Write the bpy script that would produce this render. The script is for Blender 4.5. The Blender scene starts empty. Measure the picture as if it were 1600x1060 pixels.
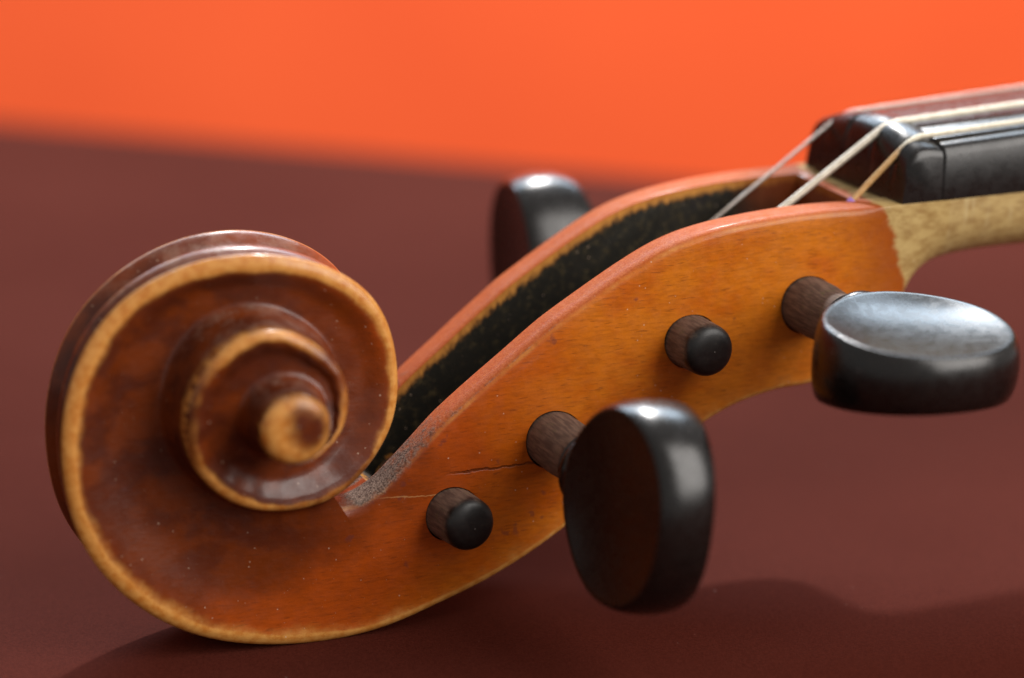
import bpy, bmesh, math
import numpy as np
from mathutils import Vector, Matrix
R_ = math.radians
MM = 0.001
sc = bpy.context.scene
COL = sc.collection

# ------------------------------------------------------------------ camera
cd = bpy.data.cameras.new('camera'); cam = bpy.data.objects.new('camera', cd); COL.objects.link(cam)
cd.lens = 60; cd.sensor_width = 23.5; cd.clip_start = 0.01; cd.clip_end = 50
cr = Vector((0.92387953, -0.38268343, 0)); cu = Vector((0.11847066, 0.28601348, 0.9508738)); cf = Vector((0.36388365, 0.87849285, -0.30957876))
cam.matrix_world = Matrix(((cr.x, cu.x, -cf.x, -92.35*MM), (cr.y, cu.y, -cf.y, -311.39*MM), (cr.z, cu.z, -cf.z, 145.45*MM), (0, 0, 0, 1)))
cd.dof.use_dof = True; cd.dof.focus_distance = 0.3470; cd.dof.aperture_fstop = 4.6
sc.camera = cam

# ------------------------------------------------------------------ room light
w = bpy.data.worlds.new('World'); sc.world = w; w.use_nodes = True
w.node_tree.nodes['Background'].inputs[0].default_value = (1.0, 0.96, 0.92, 1)
w.node_tree.nodes['Background'].inputs[1].default_value = 0.38
def area(name, pos, target, sx, sy, power, col):
    l = bpy.data.lights.new(name, 'AREA'); l.shape = 'RECTANGLE'; l.size = sx; l.size_y = sy; l.energy = power; l.color = col
    o = bpy.data.objects.new(name, l); COL.objects.link(o); o.location = pos
    o.rotation_euler = (Vector(target) - Vector(pos)).to_track_quat('-Z', 'Y').to_euler()
    return o
area('key_lamp', (0.445, 0.80, 0.95), (0.05, 0, 0.03), 0.07, 0.05, 14.0, (1, 0.96, 0.93))
area('window_light', (0.30, 0.98, 0.92), (0.05, 0, 0.03), 1.5, 0.34, 16.0, (0.68, 0.84, 1.0))
area('room_light', (0.85, -0.75, 0.75), (0.75, 0.60, 0.05), 1.15, 1.15, 24.5, (1.0, 0.95, 0.90))
area('wall_fill', (0.98, 0.50, 0.45), (0.92, 1.15, 0.02), 0.2, 0.2, 3.8, (1, 0.95, 0.9))  # added fill with no real source, brightens the wall towards the right
sc.view_settings.view_transform = 'Standard'; sc.view_settings.look = 'None'
sc.view_settings.exposure = 0.15; sc.view_settings.gamma = 1; sc.view_settings.use_curve_mapping = False

# ------------------------------------------------------------------ node helpers
class NT:
    def __init__(s, name):
        s.m = bpy.data.materials.new(name); s.m.use_nodes = True
        s.t = s.m.node_tree; s.b = s.t.nodes['Principled BSDF']
        tc = s.t.nodes.new('ShaderNodeTexCoord'); s.co = s.vm('MULTIPLY', tc.outputs['Object'], (1000, 1000, 1000))
    def link(s, a, inp):
        if isinstance(a, bpy.types.NodeSocket): s.t.links.new(a, inp)
        elif isinstance(a, (tuple, list)) and inp.type == 'RGBA' and len(a) == 3: inp.default_value = (*a, 1)
        else: inp.default_value = a
    def vm(s, op, a, b):
        n = s.t.nodes.new('ShaderNodeVectorMath'); n.operation = op; s.link(a, n.inputs[0]); s.link(b, n.inputs[1]); return n.outputs[0]
    def ma(s, op, a, b=0.0, c=0.0, clamp=False):
        n = s.t.nodes.new('ShaderNodeMath'); n.operation = op; n.use_clamp = clamp
        s.link(a, n.inputs[0]); s.link(b, n.inputs[1]); s.link(c, n.inputs[2]); return n.outputs[0]
    def noise(s, scale, detail=4, rough=0.55, vec=None, stretch=None, w=0):
        n = s.t.nodes.new('ShaderNodeTexNoise'); n.inputs['Scale'].default_value = scale
        n.inputs['Detail'].default_value = detail; n.inputs['Roughness'].default_value = rough
        v = vec or s.co
        if stretch: v = s.vm('MULTIPLY', v, stretch)
        if w: v = s.vm('ADD', v, (w, w*0.7, -w))
        s.link(v, n.inputs['Vector']); return n.outputs[0]
    def voro(s, scale, out='Distance', w=0):
        n = s.t.nodes.new('ShaderNodeTexVoronoi'); n.inputs['Scale'].default_value = scale
        s.link(s.vm('ADD', s.co, (w, w, w)), n.inputs['Vector']); return n
    def mr(s, v, a, b, c=0.0, d=1.0, smooth=True):
        n = s.t.nodes.new('ShaderNodeMapRange'); n.clamp = True
        if smooth: n.interpolation_type = 'SMOOTHSTEP'
        s.link(v, n.inputs[0])
        for i, q in enumerate((a, b, c, d)): s.link(q, n.inputs[i+1])
        return n.outputs[0]
    def mix(s, f, a, b):
        n = s.t.nodes.new('ShaderNodeMix'); n.data_type = 'RGBA'
        s.link(f, n.inputs['Factor']); s.link(a, n.inputs[6]); s.link(b, n.inputs[7]); return n.outputs[2]
    def attr(s, name):
        n = s.t.nodes.new('ShaderNodeAttribute'); n.attribute_name = name; return n.outputs['Fac']
    def xyz(s):
        n = s.t.nodes.new('ShaderNodeSeparateXYZ'); s.link(s.co, n.inputs[0]); return n.outputs
    def specks(s, scale, size, density, w=0):
        # scattered dust: a few voronoi cells carry a tiny dot
        v = s.voro(scale, w=w)
        sp = s.t.nodes.new('ShaderNodeSeparateColor'); s.link(v.outputs['Color'], sp.inputs[0])
        keep = s.ma('LESS_THAN', sp.outputs[0], density)
        sz = s.ma('MULTIPLY', sp.outputs[1], size)
        dot = s.mr(s.ma('DIVIDE', v.outputs['Distance'], s.ma('ADD', sz, 0.01)), 0.5, 1.0, 1, 0)
        return s.ma('MULTIPLY', keep, dot)
    def fin(s, col, rough, bump=None, dist=0.05, strength=0.5, coat=0, spec=0.5):
        s.link(col, s.b.inputs['Base Color']); s.link(rough, s.b.inputs['Roughness'])
        s.b.inputs['Specular IOR Level'].default_value = spec
        if coat: s.b.inputs['Coat Weight'].default_value = coat; s.b.inputs['Coat Roughness'].default_value = 0.15
        if bump is not None:
            n = s.t.nodes.new('ShaderNodeBump'); n.inputs['Strength'].default_value = strength; n.inputs['Distance'].default_value = dist*MM
            s.link(bump, n.inputs['Height']); s.t.links.new(n.outputs[0], s.b.inputs['Normal'])
        return s.m

# ------------------------------------------------------------------ materials
def mat_varnish():
    n = NT('varnished maple'); x, y, z = n.xyz()
    big = n.noise(0.06, 3); med = n.noise(0.17, 5, 0.55, stretch=(0.7, 1, 1)); fine = n.noise(1.6, 4, 0.6, stretch=(0.35, 1, 1.6))
    # varnish thickness: thin and amber on the handled pegbox, thick and red brown on the carved scroll
    dx = n.ma('ADD', x, 8.0); dz = n.ma('SUBTRACT', z, 33.0)
    rad = n.ma('SQRT', n.ma('ADD', n.ma('MULTIPLY', dx, dx), n.ma('MULTIPLY', dz, dz)))
    t = n.mr(n.ma('ADD', rad, n.ma('MULTIPLY', n.ma('SUBTRACT', big, 0.5), 20)), 54, 13)
    t = n.ma('ADD', t, n.ma('MULTIPLY', n.ma('SUBTRACT', med, 0.5), 0.55), clamp=True)
    amber = n.mix(n.mr(n.ma('MULTIPLY_ADD', x, 0.004, med), 0.50, 0.90), (0.47, 0.094, 0.003), (0.58, 0.165, 0.009))
    mid = (0.40, 0.066, 0.005); deep = n.mix(n.mr(med, 0.4, 0.62), (0.062, 0.011, 0.004), (0.150, 0.026, 0.003))
    col = n.mix(n.mr(t, 0.0, 0.46), amber, mid); col = n.mix(n.mr(t, 0.52, 1.0), col, deep)
    grain = n.mr(fine, 0.35, 0.7); col = n.mix(n.ma('MULTIPLY', grain, 0.5), col, n.mix(0.5, col, (0.10, 0.022, 0.005)))
    pores = n.mr(n.noise(3.0, 2, 0.5, stretch=(0.16, 1, 1.3), w=31), 0.60, 0.72)
    col = n.mix(n.ma('MULTIPLY', pores, 0.4), col, (0.09, 0.02, 0.005))
    # dark blemishes
    spots = n.mr(n.noise(0.42, 3, 0.5, w=77), 0.68, 0.76); col = n.mix(n.ma('MULTIPLY', spots, 0.45), col, (0.10, 0.03, 0.03))
    # bare worn edges
    wn = n.noise(0.22, 6, 0.6, w=12)
    wear = n.mr(n.ma('ADD', n.attr('wear'), n.ma('MULTIPLY', n.ma('SUBTRACT', wn, 0.5), 0.95)), 0.2, 0.85)
    wcol = n.mix(n.mr(n.noise(0.9, 5, 0.6, w=5), 0.35, 0.7), (0.60, 0.275, 0.066), (0.47, 0.165, 0.026))
    col = n.mix(wear, col, wcol)
    # top of the cheek walls: varnish with the orange wall's reflection painted in, dusty grey towards the throat
    rim = n.attr('rim'); sp1 = n.noise(2.6, 5, 0.75, w=3)
    rcol = n.mix(n.mr(sp1, 0.40, 0.64), (0.42, 0.080, 0.018), (0.52, 0.135, 0.035))
    col = n.mix(n.mr(n.ma('ADD', rim, n.ma('MULTIPLY', n.ma('SUBTRACT', med, 0.5), 0.5)), 0.3, 0.7, 0, 0.9), col, rcol)
    gr = n.mr(n.ma('ADD', n.attr('grime'), n.ma('MULTIPLY', n.ma('SUBTRACT', n.noise(0.9, 6, 0.75, w=8), 0.5), 1.3)), 0.35, 0.85)
    gcol = n.mix(n.mr(n.noise(4.0, 3, 0.7, w=15), 0.42, 0.6), (0.055, 0.045, 0.040), (0.30, 0.22, 0.175))
    col = n.mix(n.ma('MULTIPLY', gr, 0.92), col, gcol)
    # black paint inside the box, brushed on with a ragged upper limit
    pn = n.noise(0.9, 6, 0.7, stretch=(1.2, 1.2, 0.6), w=21)
    paint = n.mr(n.ma('ADD', n.attr('cav'), n.ma('MULTIPLY', n.ma('SUBTRACT', pn, 0.5), 2.6)), 0.55, 1.6)
    pcol = n.mix(n.mr(n.noise(0.8, 6, 0.75, w=2), 0.5, 0.75), (0.009, 0.008, 0.005), (0.075, 0.055, 0.022))
    bare = n.mix(n.mr(pn, 0.3, 0.7), (0.50, 0.22, 0.04), (0.32, 0.12, 0.02))
    inside = n.mr(n.attr('cav'), 0.05, 0.25)
    col = n.mix(inside, col, n.mix(paint, bare, pcol))
    # varnish stops at a ragged line where the bare neck begins
    bn = n.noise(0.35, 6, 0.6, w=40)
    edge = n.ma('ADD', n.ma('ADD', x, n.ma('MULTIPLY', z, 0.37)), n.ma('MULTIPLY', n.ma('SUBTRACT', bn, 0.5), 4.0))
    nk = n.mr(edge, 105.2, 106.4)
    near = n.mr(n.ma('ADD', edge, n.ma('MULTIPLY', n.ma('SUBTRACT', big, 0.5), 14)), 92.0, 105.2); col = n.mix(n.ma('MULTIPLY', near, 0.8), col, (0.24, 0.045, 0.005))
    nkc = n.mix(n.mr(n.noise(0.8, 5, 0.65, stretch=(0.5, 1, 1)), 0.35, 0.7), (0.47, 0.33, 0.13), (0.30, 0.18, 0.06))
    col = n.mix(nk, col, nkc)
    # two old cracks running into the peg holes
    cn = n.ma('MULTIPLY', n.ma('SUBTRACT', n.noise(0.6, 4, 0.6, w=9), 0.5), 0.9)
    def crack(x0, z0, x1, z1, wid):
        k = (z1-z0)/(x1-x0)
        d = n.ma('ABSOLUTE', n.ma('SUBTRACT', n.ma('ADD', z, cn), n.ma('MULTIPLY_ADD', x, k, z0-k*x0)))
        inx = n.ma('MULTIPLY', n.mr(x, x0, x0+4), n.mr(x, x1, x1+0.6, 1, 0))
        near_side = n.ma('LESS_THAN', y, -6)
        return n.ma('MULTIPLY', n.ma('MULTIPLY', n.mr(d, wid*0.4, wid, 1, 0), inx), near_side)
    ck = crack(22.5, 21.4, 36.3, 21.3, 0.22); col = n.mix(n.ma('MULTIPLY', ck, 0.62), col, (0.03, 0.010, 0.006))
    ck2 = crack(12.8, 19.4, 22.0, 18.6, 0.11); col = n.mix(n.ma('MULTIPLY', ck2, 0.55), col, (0.55, 0.30, 0.12))
    # settled dust film
    gn = n.t.nodes.new('ShaderNodeNewGeometry'); sz = n.t.nodes.new('ShaderNodeSeparateXYZ'); n.link(gn.outputs['Normal'], sz.inputs[0])
    film = n.ma('MULTIPLY', n.mr(sz.outputs[2], 0.35, 0.95), n.mr(n.noise(0.35, 5, 0.7, w=51), 0.40, 0.68))
    col = n.mix(n.ma('MULTIPLY', film, n.mr(rim, 0, 1, 0.30, 0.08)), col, (0.36, 0.25, 0.19))
    # dust
    du = n.ma('ADD', n.specks(1.15, 0.16, 0.22), n.specks(2.6, 0.13, 0.16, w=4), clamp=True)
    col = n.mix(n.ma('MULTIPLY', du, 0.6), col, (0.62, 0.45, 0.33))
    h = n.ma('ADD', n.ma('MULTIPLY', fine, 0.5), n.ma('MULTIPLY', n.noise(0.9, 3), 1.2))
    h = n.ma('ADD', h, n.ma('MULTIPLY', n.ma('MULTIPLY', n.ma('ADD', gr, n.ma('MULTIPLY', rim, 0.5)), sp1), 3.0)); h = n.ma('SUBTRACT', h, n.ma('MULTIPLY', ck, 4))
    ro = n.mr(n.noise(0.7, 5), 0.3, 0.75, 0.30, 0.48)
    ro = n.ma('ADD', ro, n.ma('MULTIPLY', n.ma('ADD', gr, inside), 0.4), clamp=True)
    m_ = n.fin(col, n.ma('MULTIPLY_ADD', rim, 0.2, ro), h, 0.10, 0.45, spec=0.26, coat=0.25)
    n.link(n.mr(rim, 0, 1, 0.26, 0.10), n.b.inputs['Specular IOR Level']); n.link(n.mr(rim, 0, 1, 0.25, 0.04), n.b.inputs['Coat Weight'])
    return m_
def mat_neck():
    n = NT('bare maple')
    a = n.noise(0.8, 5, 0.65, stretch=(0.5, 1, 1)); b = n.noise(0.5, 3, 0.5, stretch=(1.6, 0.4, 0.4), w=6)
    col = n.mix(n.mr(a, 0.35, 0.7), (0.47, 0.33, 0.13), (0.30, 0.18, 0.06)); col = n.mix(n.mr(b, 0.5, 0.7, 0, 0.5), col, (0.56, 0.44, 0.22))
    col = n.mix(n.mr(n.noise(2.2, 3, 0.6, stretch=(0.2, 1, 1), w=3), 0.56, 0.68, 0, 0.5), col, (0.20, 0.11, 0.04))
    return n.fin(col, 0.5, a, 0.05, 0.5)
def mat_ebony(name, worn, rough=0.2):
    n = NT(name); a = n.noise(0.7, 5, 0.65); g = n.noise(2.0, 4, 0.6, stretch=(1, 0.15, 1) if worn else (1, 0.25, 1))
    col = n.mix(n.mr(g, 0.4, 0.7), (0.0035, 0.0026, 0.0024), (0.008, 0.0055, 0.0045))
    ro = n.mr(a, 0.3, 0.7, rough, rough+0.10)
    if worn:
        br = n.mix(n.mr(g, 0.35, 0.68), (0.075, 0.042, 0.030), (0.165, 0.10, 0.07))
        br = n.mix(n.mr(a, 0.55, 0.7, 0, 0.7), br, (0.11, 0.085, 0.035))
        f = n.mr(n.ma('ADD', n.attr('bare'), n.ma('MULTIPLY', n.ma('SUBTRACT', a, 0.5), 0.8)), 0.3, 0.7)
        col = n.mix(f, col, br); ro = n.ma('ADD', ro, n.ma('MULTIPLY', f, 0.28))
    du = n.specks(1.0, 0.13, 0.14); col = n.mix(n.ma('MULTIPLY', du, 0.35), col, (0.4, 0.36, 0.33))
    return n.fin(col, ro, n.ma('ADD', g, n.ma('MULTIPLY', n.noise(0.35, 2), 1.5)), 0.03, 0.35, spec=0.5)
def mat_string(name, c1, c2, rough, metal, core=False):
    n = NT(name); g = n.noise(1.2, 3); n.b.inputs['Metallic'].default_value = metal
    x = n.xyz()
    wv = n.t.nodes.new('ShaderNodeTexWave'); wv.bands_direction = 'X'; wv.inputs['Scale'].default_value = 2.2; n.link(n.co, wv.inputs['Vector'])
    col = n.mix(n.mr(g, 0.35, 0.65), c1, c2)
    if core: col = n.mix(n.mr(x[0], 91.4, 89.6), col, n.mix(n.mr(g, 0.3, 0.7), (0.56, 0.30, 0.10), (0.68, 0.44, 0.20)))
    return n.fin(col, rough, wv.outputs[0], 0.03, 0.4)
def mat_table():
    n = NT('maroon card'); a = n.noise(2.2, 4, 0.7); b = n.noise(0.012, 3); d = n.noise(9, 2, 0.6)
    col = n.mix(n.mr(b, 0.3, 0.7), (0.067, 0.0135, 0.0085), (0.080, 0.0175, 0.0115))
    col = n.mix(n.mr(n.noise(3.2, 3, 0.7, w=6), 0.38, 0.66, 0, 0.6), col, (0.042, 0.0085, 0.0055))
    du = n.ma('ADD', n.specks(0.55, 0.13, 0.03), n.specks(1.2, 0.11, 0.05, w=3), clamp=True)
    col = n.mix(n.ma('MULTIPLY', du, 0.3), col, (0.45, 0.36, 0.33))
    return n.fin(col, 0.7, n.ma('ADD', a, d), 0.12, 0.5, spec=0.018)
def mat_wall():
    n = NT('orange paint'); b = n.noise(0.004, 3)
    col = n.mix(n.mr(b, 0.3, 0.7), (0.66, 0.078, 0.017), (0.71, 0.090, 0.020))
    return n.fin(col, 0.6, n.noise(0.5, 4), 0.2, 0.3, spec=0.2)
M_WOOD = mat_varnish(); M_NECK = mat_neck(); M_EB = mat_ebony('polished ebony', False, 0.22); M_PEG = mat_ebony('worn ebony shaft', True, 0.4)
M_BOARD = mat_ebony('ebony board', False, 0.24)
M_GUT = mat_string('silver wound gut', (0.50, 0.45, 0.36), (0.62, 0.57, 0.47), 0.38, 0.35)
M_CORE = mat_string('worn gut with bare core', (0.50, 0.45, 0.34), (0.62, 0.57, 0.45), 0.4, 0.2, True)
M_STEEL = mat_string('thin steel', (0.40, 0.35, 0.31), (0.5, 0.45, 0.40), 0.35, 0.7)
M_SILK = mat_string('purple silk', (0.22, 0.10, 0.36), (0.36, 0.2, 0.5), 0.8, 0)
M_TABLE = mat_table(); M_WALL = mat_wall()

# ------------------------------------------------------------------ mesh helpers (all in millimetres)
def link(name, bm, mat, parent=None, sharp=40, loc=None):
    me = bpy.data.meshes.new(name); bm.to_mesh(me); bm.free()
    for p in me.polygons: p.use_smooth = True
    if sharp: me.set_sharp_from_angle(angle=R_(sharp))
    me.materials.append(mat)
    o = bpy.data.objects.new(name, me); COL.objects.link(o)
    if parent: o.parent = parent
    if loc is not None: o.location = loc
    return o
def V(p): return Vector((p[0]*MM, p[1]*MM, p[2]*MM))
def grid(bm, P, closed_j=False, attrs=None, vals=None):
    n, m = len(P), len(P[0]); vs = [[bm.verts.new(V(q)) for q in row] for row in P]
    if attrs:
        for k, lay in enumerate(attrs):
            for i in range(n):
                for j in range(m): vs[i][j][lay] = float(vals[k][i][j])
    for i in range(n-1):
        for j in range(m if closed_j else m-1):
            j2 = (j+1) % m; bm.faces.new((vs[i][j], vs[i+1][j], vs[i+1][j2], vs[i][j2]))
    return vs
def clean(bm, d=0.004):
    bmesh.ops.remove_doubles(bm, verts=bm.verts[:], dist=d*MM); bmesh.ops.dissolve_degenerate(bm, edges=bm.edges[:], dist=1e-7)
    bmesh.ops.recalc_face_normals(bm, faces=bm.faces[:])
def sm(a, b, x): t = np.clip((np.asarray(x, float)-a)/(b-a), 0, 1); return t*t*(3-2*t)
def spline(pts, n, keys=None):
    """Catmull-Rom through pts, resampled evenly by length (n samples)"""
    p = np.array(pts, float); q = np.vstack([2*p[0]-p[1], p, 2*p[-1]-p[-2]]); out = []
    for i in range(1, len(q)-2):
        for t in np.linspace(0, 1, 24, endpoint=False):
            a, b, c, d = q[i-1], q[i], q[i+1], q[i+2]
            out.append(0.5*(2*b+(c-a)*t+(2*a-5*b+4*c-d)*t*t+(3*b-a-3*c+d)*t**3))
    out.append(p[-1]); o = np.array(out); s = np.r_[0, np.cumsum(np.linalg.norm(np.diff(o, axis=0), axis=1))]
    for _ in range(2):   # light smoothing of the hand-measured outline
        u = np.linspace(0, s[-1], 400); o = np.stack([np.interp(u, s, o[:, k]) for k in range(o.shape[1])], 1)
        pad = np.vstack([np.repeat(2*o[:1]-o[1:2], 1, 0), o, 2*o[-1:]-o[-2:-1]])
        for _k in range(12): o[1:-1] = 0.25*o[:-2]+0.5*o[1:-1]+0.25*o[2:]
        s = np.r_[0, np.cumsum(np.linalg.norm(np.diff(o, axis=0), axis=1))]
    u = np.linspace(0, s[-1], n); return np.stack([np.interp(u, s, o[:, k]) for k in range(o.shape[1])], 1)

# ------------------------------------------------------------------ the setting
def rounded_slab(name, c0, ex, ey, lx0, lx1, ly0, ly1, z0, z1, r, mat):
    """slab spanned by unit directions ex, ey from c0, rounded upper edges"""
    bm = bmesh.new(); rings = []
    for (ins, z) in [(0, z0), (0, z1-r)] + [(r*(1-math.cos(t)), z1-r+r*math.sin(t)) for t in (0.4, 0.8, 1.2, math.pi/2)]:
        rings.append([bm.verts.new(V((c0[0]+ex[0]*a+ey[0]*b, c0[1]+ex[1]*a+ey[1]*b, z)))
                      for a, b in ((lx0+ins, ly0+ins), (lx1-ins, ly0+ins), (lx1-ins, ly1-ins), (lx0+ins, ly1-ins))])
    for a, b in zip(rings, rings[1:]):
        for j in range(4): bm.faces.new((a[j], a[(j+1) % 4], b[(j+1) % 4], b[j]))
    bm.faces.new(rings[0][::-1]); bm.faces.new(rings[-1]); bmesh.ops.recalc_face_normals(bm, faces=bm.faces[:])
    return link(name, bm, mat, None, 35)
ed = (0.745, -0.667); en = (0.667, 0.745)      # along the far edge of the table, and away from it
tbl = rounded_slab('table_top', (77.6, 267), ed, en, -900, 900, -760, 0, -28.4, -0.4, 3.0, M_TABLE); tbl['kind'] = 'structure'
wl = rounded_slab('back_wall', (420, 1150), (1, 0), (0, 1), -2600, 2600, 0, 60, -900, 640, 4.0, M_WALL); wl['kind'] = 'structure'

# ------------------------------------------------------------------ the violin
violin = bpy.data.objects.new('violin', None); COL.objects.link(violin); violin.empty_display_size = 0.02
violin['label'] = 'old amber varnished violin head with carved scroll and dark pegs resting on maroon table'
violin['category'] = 'violin'
EZ = 33.87       # height of the eye of the scroll
# edge of the volute: turn angle (0 = towards the end of the scroll, 90 = top), radius from the eye, half width
SP = [(-135,39.6,9.2),(-119,37.42,8.8),(-105,35.45,8.4),(-96.9,34.5,8.17),(-88.6,33.75,7.92),(-78.1,33.15,7.58),(-69.3,32.7,7.29),(-58.5,31.88,6.93),(-47.2,31.0,6.53),(-40.3,30.41,6.28),(-31.9,29.6,5.98),(-23.1,28.46,5.75),(-13.9,27.42,5.53),(-4.9,26.69,5.33),(4.3,25.95,5.19),(18.4,25.05,5.16),(30.4,24.16,5.13),(41.7,23.12,5.11),(54.8,21.85,5.58),(64.3,21.1,5.93),(77.5,20.1,6.51),(86,19.64,6.9),(99.7,19.15,7.27),(115,18.98,7.39),(127.5,18.97,7.48),(138.8,18.95,7.58),(150.1,18.55,7.69),(163.2,17.9,7.82),(174.3,17.53,7.99),(184.7,17.33,8.27),(193.2,17.15,8.5),(201.5,16.88,8.72),(212.2,16.4,9),(223.7,16.05,9.43),(233.4,15.8,9.78),(242.1,15.45,10.1),(255.2,14.55,10.5),(270.3,13.8,10.96),(286.5,13.35,11.43),(301.3,13.0,11.84),(322.3,12.8,12.24),(337.7,12.7,12.54),(363.9,12.5,13.04),(380,12.4,13.26),(404,12.45,13.59),(423.8,12.4,13.86),(437.5,12.1,14.05),(453.8,11.32,14.28),(469.8,10.35,14.52),(486.3,9.7,14.76),(502,9.25,15),(514.8,8.8,15.19),(529.3,8.23,15.41),(542.4,7.75,15.63),(558.8,7.1,15.98),(577.8,6.25,16.4),(599.3,5.6,16.95),(627.6,5.1,17.5),(658.8,4.75,18.0),(689,4.62,18.4),(720,4.6,18.8),(1100,4.6,18.8)]
SP = np.array(SP); DA = 2.0
_a = np.arange(-135, 1101, 1.0); _r = np.interp(_a, SP[:, 0], SP[:, 1]); _w = np.interp(_a, SP[:, 0], SP[:, 2])
for _ in range(60):
    for q in (_r, _w): q[1:-1] = 0.25*q[:-2]+0.5*q[1:-1]+0.25*q[2:]
A_SEAM = -120.0
def rw(a): return float(np.interp(a, _a, _r)), float(np.interp(a, _a, _w))
def bevel_of(a): return 1.05 + 0.75*float(sm(-120, -75, a)) - 0.7*float(sm(100, 190, a)) + 0.15*float(sm(230, 330, a)) - 0.3*float(sm(450, 640, a)) + 0.12*math.sin(a*0.11) + 0.08*math.sin(a*0.37+1)
def section(a):
    """near side of the volute along one radius: edge bevel, hollow floor, wall rising to the next turn"""
    R, W = rw(a); R2, W2 = rw(a+360); g = max(R-R2, 0.0); k = min(1.0, g/5.0)
    bw = bevel_of(a)*min(1, g/3.2+0.02); be = 0.85; be2 = 0.85
    hd = (1.25*float(sm(-120, -50, a)))*k - 0.4*(1-float(sm(-120, -60, a)))
    out = [(R, W-be, 0.75), (R-0.10*bw, W-be*0.62, 1), (R-0.35*bw, W-be*0.28, 1), (R-0.65*bw, W-be*0.08, 1), (R-0.9*bw, W-0.02*k, 0.95), (R-bw-0.18*k, W-0.10*k, 0.55)]
    ra = R-bw-0.18*k; fb = min(1.5, 0.45*(ra-R2)) ; rb = R2+fb; za = W-0.10*k; zb = W-hd
    for t in np.linspace(0, 1, 15)[1:]:
        rr = ra+(rb-ra)*t; zz = za+(zb-za)*float(sm(0, 0.55, t)); out.append((rr, zz, 0.25 if t < 0.12 else 0.0))
    ztop = W2-be2; dz = ztop-zb
    for t in np.linspace(0, 1, 10)[1:]:         # filleted wall
        ang = t*math.pi/2; rr = R2+fb*(1-math.sin(ang))**1.0; zz = zb+dz*(0.30*(1-math.cos(ang))+0.70*t**2.0)
        out.append((rr, zz, 0.0 if t < 0.86 else 0.45))
    out[-1] = (R2, ztop, 0.75)
    return out
def vol(a, rho, lat):
    c = math.cos(R_(a)); s = math.sin(R_(a)); return (-rho*c, -lat, EZ+rho*s)
def scroll():
    bm = bmesh.new(); lw = bm.verts.layers.float.new('wear'); lr = bm.verts.layers.float.new('rim'); lg = bm.verts.layers.float.new('grime'); lc = bm.verts.layers.float.new('cav')
    A = np.arange(A_SEAM, 720.01, DA)
    for side in (1, -1):
        S = [[(q[0], q[1], q[2]*(1-0.42*float(sm(150, 260, a))+0.25*math.sin(a*0.045+0.8)*float(sm(120, 240, a)))) for q in section(a)] for a in A]
        grid(bm, [[vol(a, q[0], q[1]*side) for q in s] for a, s in zip(A, S)], attrs=[lw], vals=[[[q[2] for q in s] for s in S]])
        # the eye: ring and shallow dished button
        prof = [(1.0, -0.85, .7), (0.97, -0.5, .85), (0.91, -0.12, 1), (0.82, 0.18, 1), (0.72, 0.36, .95), (0.62, 0.48, .7), (0.52, 0.53, .62), (0.38, 0.56, .5), (0.18, 0.57, .45), (0.0, 0.57, .45)]
        AA = np.arange(720, 1080.01, DA)
        grid(bm, [[vol(a, 4.6*p[0], (18.8+p[1])*side) for p in prof] for a in AA], attrs=[lw], vals=[[[p[2]*(0.80+0.32*math.cos(R_(a+25))) for p in prof] for a in AA]])
    # fluted back between the two edges
    AB = np.arange(A_SEAM, A_SEAM+360.01, DA); rows = []; wv = []
    for a in AB:
        Rr, W = rw(a); e = W-0.85; f = 0.35+1.15*float(sm(-95, -20, a)); row = []; wr = []
        for u in np.linspace(-1, 1, 33):
            d = f*(math.sin(math.pi*abs(u))**2*0.9+0.35*max(0, 1-abs(u)*1.0)**1.0*(1 if abs(u) < 1 else 0)) if abs(u) < 1 else 0
            row.append(vol(a, Rr-d, -u*e)); wr.append(0.75 if abs(u) > 0.97 else (0.30 if abs(u) < 0.07 else 0))
        rows.append(row); wv.append(wr)
    grid(bm, rows, attrs=[lw], vals=[wv]); clean(bm)
    bmesh.ops.holes_fill(bm, edges=[e for e in bm.edges if e.is_boundary], sides=0); bmesh.ops.recalc_face_normals(bm, faces=bm.faces[:])
    return bm
link('scroll', scroll(), M_WOOD, violin, 50)

# pegbox: outline of the back (low) and of the cheek rim (high), in x, z, half width
_R0, _W0 = rw(A_SEAM); _e0 = vol(A_SEAM, _R0, 0); _t0 = vol(A_SEAM, 17.4, 0)
BACK = [(_e0[0],_e0[2],_W0),(24.2,3.1,9),(29.9,5.3,9.3),(35.7,8.2,9.6),(41,11.4,9.8),(46.6,15,10.1),(53.1,19.2,10.4),(59.8,23.2,10.7),(62.8,24.8,10.9),(66.4,26.2,11.1),(71.8,27.3,11.3),(76,27.5,11.5),(82,28.8,11.8),(87.2,32.4,12),(90.8,36.6,12.1),(93.8,39.6,12.1),(97.2,41.3,12.1)]
RIM = [(_t0[0],_t0[2],9.0),(10.6,18.9,9.1),(14,20.5,9.2),(16.8,22.9,9.3),(19.8,25.8,9.5),(22.8,28.7,9.6),(25.9,31.2,9.7),(29.5,33.9,9.8),(32.3,36,10),(36.9,39.4,10.1),(40,41.5,10.3),(49.2,46.8,10.6),(55.7,49.8,10.9),(62.2,51.3,11.2),(70.2,52.1,11.5),(77.2,52.3,11.7),(82.6,52.2,12),(89.3,52.1,12.1),(97.2,52,12.1)]
NS = 150
def remap(c, keys):   # keys: fraction along curve for evenly spaced stations
    u = np.interp(np.linspace(0, 1, NS), np.linspace(0, 1, len(keys)), keys); s = np.linspace(0, 1, len(c))
    return np.stack([np.interp(u, s, c[:, k]) for k in range(3)], 1)
bk = remap(spline(BACK, 600), [0, 0.13, 0.25, 0.37, 0.49, 0.59, 0.69, 0.79, 0.89, 1.0]); rm = remap(spline(RIM, 600), [0, 0.11, 0.23, 0.345, 0.46, 0.57, 0.68, 0.79, 0.895, 1.0])
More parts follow.
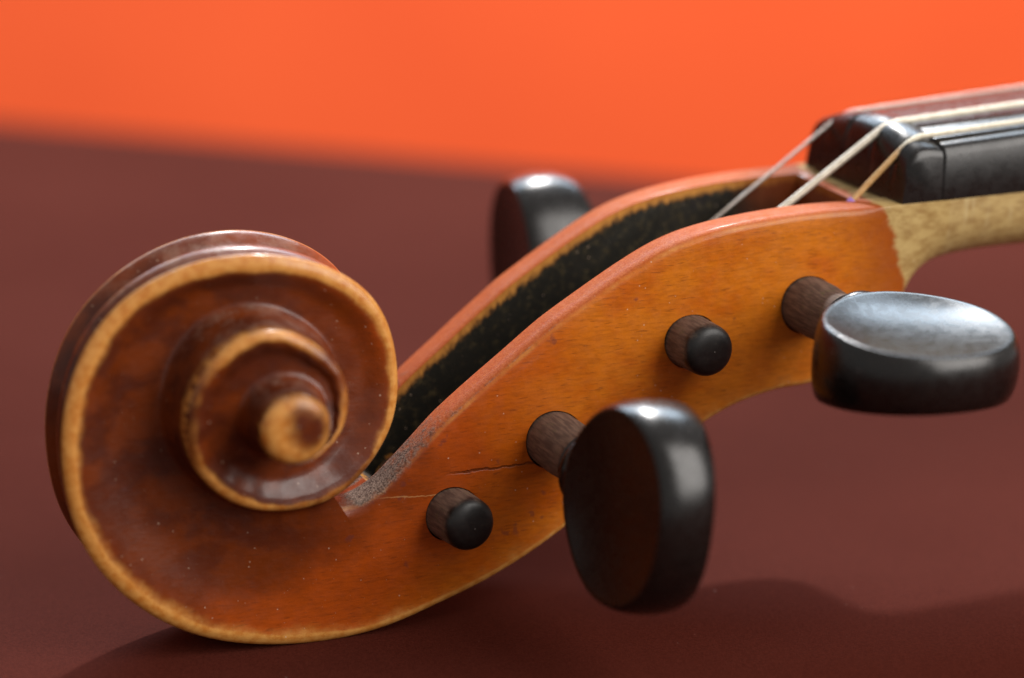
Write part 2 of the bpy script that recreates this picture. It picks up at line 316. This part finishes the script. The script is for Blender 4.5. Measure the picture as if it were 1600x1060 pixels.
SEC0 = section(A_SEAM)
def pegbox():
    bm = bmesh.new(); L = [bm.verts.layers.float.new(k) for k in ('wear', 'rim', 'grime', 'cav')]
    rows = []; vals = [[], [], [], []]
    for i in range(NS):
        b = bk[i]; t = rm[i]; s = i/(NS-1); d = np.array([t[0]-b[0], t[1]-b[1]]); H = float(np.hypot(*d)); d = d/H
        wl_, wt = b[2], t[2]; bw = 1.15-0.35*float(sm(0, .3, s)); tw = 4.6+0.5*s
        x = t[0]; dep = 0.25+(H-5.5)*float(sm(13.5, 18.0, x))*(1-float(sm(81.5, 84.8, x)))
        gm = (1-float(sm(10, 34, x)))*float(sm(8.2, 12.0, x)); ch = 1.15-1.0*float(sm(82, 89, x))
        half = []
        # (height, lateral, wear, rim, grime, cav) from the back edge up the outside, over the rim and down into the box
        half += [(0, wl_-0.85, .75, 0, 0, 0), (0.10*bw, wl_-0.52, 1, 0, 0, 0), (0.35*bw, wl_-.24, 1, 0, 0, 0), (0.65*bw, wl_-.07, .9, 0, 0, 0), (0.9*bw, wl_-0.01, .7, 0, 0, 0), (bw+0.2, wl_, .35, 0, 0, 0)]
        for q in np.linspace(0, 1, 17)[1:]:
            h = bw+0.2+(H-ch-bw-0.2)*q; half.append((h, wl_+(wt-wl_)*(h/H), 0.22 if q < .1 else 0, 0.12 if q > 0.97 else 0, 0.25*gm if q > 0.97 else 0, 0))
        half += [(H-0.62*ch, wt-0.09*ch, .38, .3, .6*gm, 0), (H-0.3*ch, wt-0.31*ch, .42, .55, max(.9*gm, 0.55-0.5*float(sm(30, 58, x))), 0), (H-0.08*ch, wt-0.7*ch, .15, .85, gm, 0), (H, wt-1.25*ch-0.05, 0, 1, gm, 0), (H+0.03, wt-0.5*tw, 0, 1, gm, 0), (H, wt-tw+0.9, 0, 1, gm, 0), (H-0.08, wt-tw+0.35, 0, 1, gm, 0), (H-0.2, wt-tw+0.05, 0.1, .7, gm*.5, 0)]
        for q in (0.03, 0.07, 0.12, 0.18, 0.26, 0.38, 0.5, 0.65, 0.82, 1.0):
            half.append((H-0.2-(dep-0.2)*q, wt-tw-0.1*q, 0, 0, 0, (dep-0.2)*q if dep > 1 else 0))
        half.append((H-dep, (wt-tw)*0.5, 0, 0 if dep > 1 else 1, gm, dep if dep > 1 else 0))
        mid = [(H-dep, 0, 0, 0 if dep > 1 else 1, gm, dep if dep > 1 else 0)]
        rf = float(sm(8.0, 13.0, x)); half = [(q[0], q[1], q[2], q[3]*rf, *q[4:]) for q in half]
        kb = float(sm(0, 0.09, s)); ke = float(sm(0.86, 1.0, s))
        if ke > 0:
            half = [(q[0], q[1]*(1-ke)+ke*max(1.2, 12.0*(1-(1-min(1, q[0]/H))**3.0)**(1/3.0)), *q[2:]) if n_ < 24 else q for n_, q in enumerate(half)]
        if kb < 1:      # run smoothly into the carved volute
            hs = [_R0-q[0] for q in SEC0[:20]]; ls = [q[1] for q in SEC0[:20]]
            half = [(q[0], (np.interp(q[0], hs, ls)*(1-kb)+q[1]*kb) if n_ < 22 else q[1], *q[2:]) for n_, q in enumerate(half)]
        dl = 2.0*float(sm(0, 0.06, s))*(1-ke)
        loop = half+mid+[(q[0], -(q[1]+dl), *q[2:]) for q in half[::-1]]
        e = (wl_-0.85)*(1-ke)+1.2*ke; f = 0.35*(1-ke)
        for u in np.linspace(-1, 1, 25)[1:-1]:
            loop.append((f*(math.sin(math.pi*abs(u))**2*0.9+0.35*(1-abs(u))), u*e if u > 0 else u*(e+dl), 0.0, 0, 0, 0))
        rows.append([(b[0]+d[0]*q[0], -q[1], b[1]+d[1]*q[0]) for q in loop])
        for k in range(4): vals[k].append([q[2+k] for q in loop])
    vs = grid(bm, rows, True, L, vals)
    bm.faces.new(vs[0][::-1]); bm.faces.new(vs[-1]); bmesh.ops.recalc_face_normals(bm, faces=bm.faces[:])
    return bm
box = link('pegbox', pegbox(), M_WOOD, violin, 42)

# ------------------------------------------------------------------ pegs
# (point of the axis in the middle plane, axis direction towards the thumb piece, twist of the thumb piece, side)
def axis_frame(p0, p1):
    d = (Vector(p1)-Vector(p0)).normalized(); up = Vector((0, 0, 1)); n = (up-d*up.dot(d)).normalized(); b = n.cross(d); return d, b, n
PEGS = [  # hole on the cheek that carries the thumb piece side or the tip, thumb piece centre, half width of box there, near/far
 dict(hole=(38.61, -10.0, 24.34), head=(39.5, -36.5, 24.4), w=10.0, twist=97, r=3.95, near=True),
 dict(hole=(75.57, -11.6, 39.33), head=(76.33, -38.2, 39.4), w=11.6, twist=3, r=3.95, near=True),
 dict(hole=(58.23, -11.0, 35.98), head=(57.2, 38.5, 33.9), w=11.0, twist=90, r=3.6, near=False),
 dict(hole=(24.21, -9.3, 15.61), head=(20.0, 37.0, 13.6), w=9.3, twist=25, r=3.6, near=False),
]
def lathe(bm, prof, lay=None, seg=48):
    vs = []
    for (y, r, f) in prof:
        ring = [bm.verts.new(V((r*math.cos(2*math.pi*k/seg), y, r*math.sin(2*math.pi*k/seg)))) for k in range(seg)]
        if lay is not None:
            for v in ring: v[lay] = f
        vs.append(ring)
    for a, b in zip(vs, vs[1:]):
        for k in range(seg): bm.faces.new((a[k], a[(k+1) % seg], b[(k+1) % seg], b[k]))
    bm.faces.new(vs[0]); bm.faces.new(vs[-1][::-1]); bmesh.ops.recalc_face_normals(bm, faces=bm.faces[:])
def thumb():
    """thumb piece in the local frame: y along the axis (0 = centre), x = breadth, z = thickness"""
    bm = bmesh.new(); NA = 96
    prof = [(0.0, 3.7), (0.14, 3.72), (0.28, 3.80), (0.42, 3.95), (0.56, 4.17), (0.68, 4.41), (0.78, 4.65), (0.86, 4.85), (0.895, 4.93), (0.91, 4.92), (0.924, 4.82), (0.94, 4.55), (0.957, 4.05), (0.974, 3.3), (0.987, 2.4), (0.996, 1.3), (1.0, 0.0)]
    rows = []
    for k in range(NA):
        th = 2*math.pi*k/NA; c, s = math.cos(th), math.sin(th); ex = 2.2
        rad = 1/((abs(c)**ex+abs(s)**ex)**(1/ex)); row = []
        for sgn in (1, -1):
            pr = prof if sgn == 1 else prof[::-1][1:]
            for (rho, h) in pr:
                x = 13.6*rad*rho*c; y = 11.9*rad*rho*s
                # drawn in towards the collar (negative y)
                t = max(0.0, -y/11.9); x *= 1-0.30*t**2.2
                hh = h*(1-0.27*(y/11.9)); row.append((x, y, sgn*hh))
        rows.append(row)
    rows.append(rows[0]); grid(bm, rows); clean(bm, 0.01); return bm
THUMB = None
for pg in PEGS:
    h = Vector(pg['hole']); hd = Vector(pg['head']); d = (hd-h).normalized()
    L = (hd-h).length; t0 = L-15.6                      # collar position measured from the hole
    y_ax = d; z0 = Vector((0, 0, 1)); xx = y_ax.cross(z0).normalized(); zz = xx.cross(y_ax).normalized()
    tw = R_(pg['twist']); x_ax = xx*math.cos(tw)+zz*math.sin(tw); z_ax = x_ax.cross(y_ax)
    Mx = Matrix(((x_ax.x, y_ax.x, z_ax.x, h.x*MM), (x_ax.y, y_ax.y, z_ax.y, h.y*MM), (x_ax.z, y_ax.z, z_ax.z, h.z*MM), (0, 0, 0, 1)))
    bm = bmesh.new(); lay = bm.verts.layers.float.new('bare'); r = pg['r']
    if pg['near']:
        tip = -2*pg['w']-5.0; prof = [(tip, 0.6, 0), (tip+0.15, 2.2, 0), (tip+0.7, 3.1, 0), (tip+1.6, 3.4, .3)]
        for t in np.linspace(0, 1, 12): prof.append((tip+2.5+(t0-1.0-tip-2.5)*t, 3.45+(r-3.45)*min(1, t*1.25)-0.45*float(sm(0.84, 0.97, t))+0.25*float(sm(0.97, 1, t)), 1.0-0.55*float(sm(0.9, 1, t))))
        prof.append((t0, r+0.1, .4))
    else:
        tip = -6.2; prof = [(tip, 0.5, .22), (tip+0.04, 1.4, .22), (tip+0.18, 2.35, .22), (tip+0.42, 2.95, .25), (tip+0.78, 3.32, .32), (tip+1.25, 3.52, 0.42), (tip+1.8, 3.57, .55), (tip+2.5, 3.58, .75), (tip+3.2, 3.6, .95)]
        for t in np.linspace(0, 1, 12): prof.append((tip+4+(t0-1-tip-4)*t, 3.62+0.5*t-0.4*float(sm(0.9, 0.97, t)), 1.0-0.5*float(sm(0.93, 1, t))))
        prof.append((t0, r+0.4, .4))
    lathe(bm, prof, lay)
    peg = link('tuning_peg', bm, M_PEG, violin, 40); peg.matrix_local = Mx
    bm = bmesh.new(); lathe(bm, [(t0-0.6, 3.6, 0), (t0-0.5, 4.35, 0), (t0-0.1, 4.62, 0), (t0+0.3, 4.45, 0), (t0+0.5, 4.2, 0), (t0+0.7, 4.45, 0), (t0+1.0, 5.0, 0), (t0+1.7, 5.45, 0), (t0+2.5, 5.3, 0), (t0+3.4, 4.6, 0), (t0+4.6, 4.1, 0), (t0+6.5, 3.2, 0)])
    c = link('collar', bm, M_EB, peg, 50)
    if THUMB is None:
        o = link('thumb_piece', thumb(), M_EB, peg, 60); THUMB = o.data
    else:
        o = bpy.data.objects.new('thumb_piece', THUMB); COL.objects.link(o); o.parent = peg
    o.location = (0, L*MM, 0)
    pg['M'] = Mx

# peg holes cut through the cheeks, a little wider than the shafts
def cutter():
    bm = bmesh.new()
    for pg in PEGS:
        b2 = bmesh.new(); r = pg['r']+0.24; seg = 40
        a = [];
        for y in ((-2*pg['w']-12, 12) if pg['near'] else (-12, 2*pg['w']+12)):
            rr = r if (y > 0) == pg['near'] or not pg['near'] else r-0.3
            a.append([b2.verts.new(pg['M'] @ V((rr*(1+0.022*math.sin(3*k*0.157+pg['w']))*math.cos(2*math.pi*k/seg), y, rr*(1+0.022*math.sin(3*k*0.157+pg['w']))*math.sin(2*math.pi*k/seg)))) for k in range(seg)])
        for k in range(seg): b2.faces.new((a[0][k], a[0][(k+1) % seg], a[1][(k+1) % seg], a[1][k]))
        b2.faces.new(a[0]); b2.faces.new(a[1][::-1]); bmesh.ops.recalc_face_normals(b2, faces=b2.faces[:])
        me = bpy.data.meshes.new('c'); b2.to_mesh(me); b2.free(); bm.from_mesh(me); bpy.data.meshes.remove(me)
    return bm
cut = link('peg_hole_cutter', cutter(), M_WOOD, None, 40)
md = box.modifiers.new('holes', 'BOOLEAN'); md.operation = 'DIFFERENCE'; md.solver = 'EXACT'; md.object = cut
bpy.context.view_layer.update(); dg = bpy.context.evaluated_depsgraph_get()
nm = bpy.data.meshes.new_from_object(box.evaluated_get(dg)); box.modifiers.clear()
if len(nm.polygons) > 1000:
    box.data = nm
    while len(nm.materials) > 1: nm.materials.pop()
    for p in nm.polygons: p.use_smooth = True; p.material_index = 0
    nm.set_sharp_from_angle(angle=R_(42))
bpy.data.objects.remove(cut)

# ------------------------------------------------------------------ neck, nut, fingerboard
def top_arch(y, hw, ze, zc): return ze+(zc-ze)*(1-(y/hw)**2)
def neck():
    bm = bmesh.new(); rows = []
    prof = spline([(97.2, 41.3, 0), (100.2, 41.9, 0), (104.5, 42.2, 0), (110, 42.2, 0), (125, 42.0, 0), (150, 41.6, 0), (200, 41, 0)], 60)
    for x, zb, _ in prof:
        hw = 12.0+(x-97)*0.017; ex = 3.0; row = []
        for t in np.linspace(0, math.pi, 33):
            c, s = math.cos(t), math.sin(t)
            row.append((x, -hw*math.copysign(abs(c)**(2/ex), c), 51.97-(51.97-zb)*abs(s)**(2/ex)))
        rows.append(row)
    vs = grid(bm, rows, True); bm.faces.new(vs[0]); bm.faces.new(vs[-1][::-1]); bmesh.ops.recalc_face_normals(bm, faces=bm.faces[:]); return bm
link('neck', neck(), M_NECK, violin, 50)
def board(xs, ze, zc, hw0, hwk, rr):
    """arched bar along x: section with rounded upper corners; xs gives (x, top drop, inset)"""
    bm = bmesh.new(); rows = []
    for (x, drop, ins) in xs:
        hw = hw0+(x-96)*hwk-ins; e = ze+(x-96)*0.045; c = zc+(x-96)*0.03; row = [(x, -hw, 52.0)]
        for y in np.linspace(-1, 1, 41):
            yy = y*hw; z = top_arch(yy, hw, e, c)-drop
            z -= rr*(1-math.sqrt(max(0, 1-max(0, (abs(yy)-(hw-rr))/rr)**2))); row.append((x, yy, max(z, 52.4)))
        row.append((x, hw, 52.0)); rows.append(row)
    vs = grid(bm, rows, True); bm.faces.new(vs[0]); bm.faces.new(vs[-1][::-1]); bmesh.ops.recalc_face_normals(bm, faces=bm.faces[:]); return bm
GROOVES = [(-8.8, 0.55), (-3.4, 0.6), (2.8, 0.5), (7.8, 0.35)]
def nut():
    bm = bmesh.new(); rows = []
    # loop of the side view (x, fraction of height) swept across the width
    side = [(89.5, 0.0), (89.7, 0.2), (89.95, 0.45), (90.2, 0.66), (90.5, 0.80), (90.95, 0.90), (91.7, 0.965), (92.6, 1.0), (93.6, 1.0), (94.8, 0.985), (95.75, 0.955), (95.8, 0.5), (95.8, 0.0)]
    ys = sorted(set(list(np.linspace(-11.95, 11.95, 61))+[g+q for g, r in GROOVES for q in (-1.2*r, -r, -.7*r, -.35*r, 0, .35*r, .7*r, r, 1.2*r)]))
    for y in ys:
        top = top_arch(y, 12.0, 59.1, 61.9); ed_ = max(0, (abs(y)-11.2)/0.75); top -= 0.75*(1-math.sqrt(max(0, 1-min(1, ed_)**2)))
        for g, r in GROOVES:
            if abs(y-g) < r: top -= 0.9*math.sqrt(1-((y-g)/r)**2)*r/0.55
        inset = 0.0; rows.append([(x-(y+12)*0.085*(1 if x < 92 else 0.4), y, 52.0+(top-52.0)*f) for x, f in side])
    vs = grid(bm, rows, True); bm.faces.new(vs[0]); bm.faces.new(vs[-1][::-1]); bmesh.ops.recalc_face_normals(bm, faces=bm.faces[:]); return bm
link('nut', nut(), M_BOARD, violin, 45)
link('fingerboard', board([(95.86, 0.25, 0.12), (96.0, 0.06, 0.03), (96.3, 0, 0), (110, 0, 0), (130, 0, 0), (160, 0, 0), (205, 0, 0)], 59.3, 61.0, 12.0, 0.02, 1.1), M_BOARD, violin, 45)

# ------------------------------------------------------------------ strings
def tube(bm, path, rad, seg=14):
    P = [Vector(p) for p in path]; rows = []
    for i, p in enumerate(P):
        d = (P[min(i+1, len(P)-1)]-P[max(i-1, 0)]).normalized(); a = d.cross(Vector((0, 1, 0)))
        if a.length < 0.2: a = d.cross(Vector((0, 0, 1)))
        a.normalize(); b = d.cross(a)
        rows.append([tuple(p+(a*math.cos(2*math.pi*k/seg)+b*math.sin(2*math.pi*k/seg))*rad) for k in range(seg)])
    vs = grid(bm, rows, True); bm.faces.new(vs[0]); bm.faces.new(vs[-1][::-1]); bmesh.ops.recalc_face_normals(bm, faces=bm.faces[:])
def coil(pg, y0, turns, rad):
    """turns of string round the shaft inside the box; y0 in the middle plane"""
    h = Vector(pg['hole']); d = (Vector(pg['head'])-h).normalized(); d = d*(-1 if d.y < 0 else 1); out = []
    c = h+d*((y0-h.y)/d.y); n = (Vector((0, 0, 1))-d*d.z).normalized(); b = d.cross(n)
    for k in range(int(turns*20)+1):
        t = 2*math.pi*k/20; out.append(c+d*(rad*2.05*k/20)+(n*math.cos(t)+b*math.sin(t)*(1))*(3.75+rad))
    return out
def string(name, yn, yend, pg, rad, zn, mat, y_peg, silk):
    top = Vector((89.6, yn, zn)); cl = coil(pg, y_peg, 4, rad)
    if cl[2].x < cl[0].x: cl = cl
    xo = -(yn+12)*0.05; e = cl[0]; m = (zn-1-e.z)/(91-e.x); x1 = 94.6; x0 = 90.7
    path = [Vector((205, yend, zn+3.9)), Vector((150, yn+(yend-yn)*.5, zn+2.1)), Vector((112, yn+(yend-yn)*.15, zn+0.7)), Vector((97+xo, yn, zn+0.08))]
    for x in np.linspace(x1, x0, 12): path.append(Vector((x+xo, yn, zn-0.5*m/(x1-x0)*(x1-x)**2*0.92)))
    a = path[-1]
    for t in (0.06, 0.2, 0.4, 0.6, 0.8, 0.93): path.append(a.lerp(e, t))
    path += cl; bm = bmesh.new(); tube(bm, [tuple(p) for p in path], rad); o = link(name, bm, mat, violin, None)
    if silk:
        bm = bmesh.new(); tube(bm, [tuple(a.lerp(e, t)) for t in np.linspace(silk, 0.995, 10)], rad*1.25); link('silk_wrap', bm, M_SILK, o, None)
    return o
string('string', -8.8, -9.8, PEGS[1], 0.42, 60.6, M_CORE, -6.4, 0.42)
string('string', -3.4, -3.8, PEGS[2], 0.52, 61.5, M_GUT, -4.2, 0)
string('string', 7.8, 8.8, PEGS[3], 0.24, 60.75, M_STEEL, 1.0, 0)
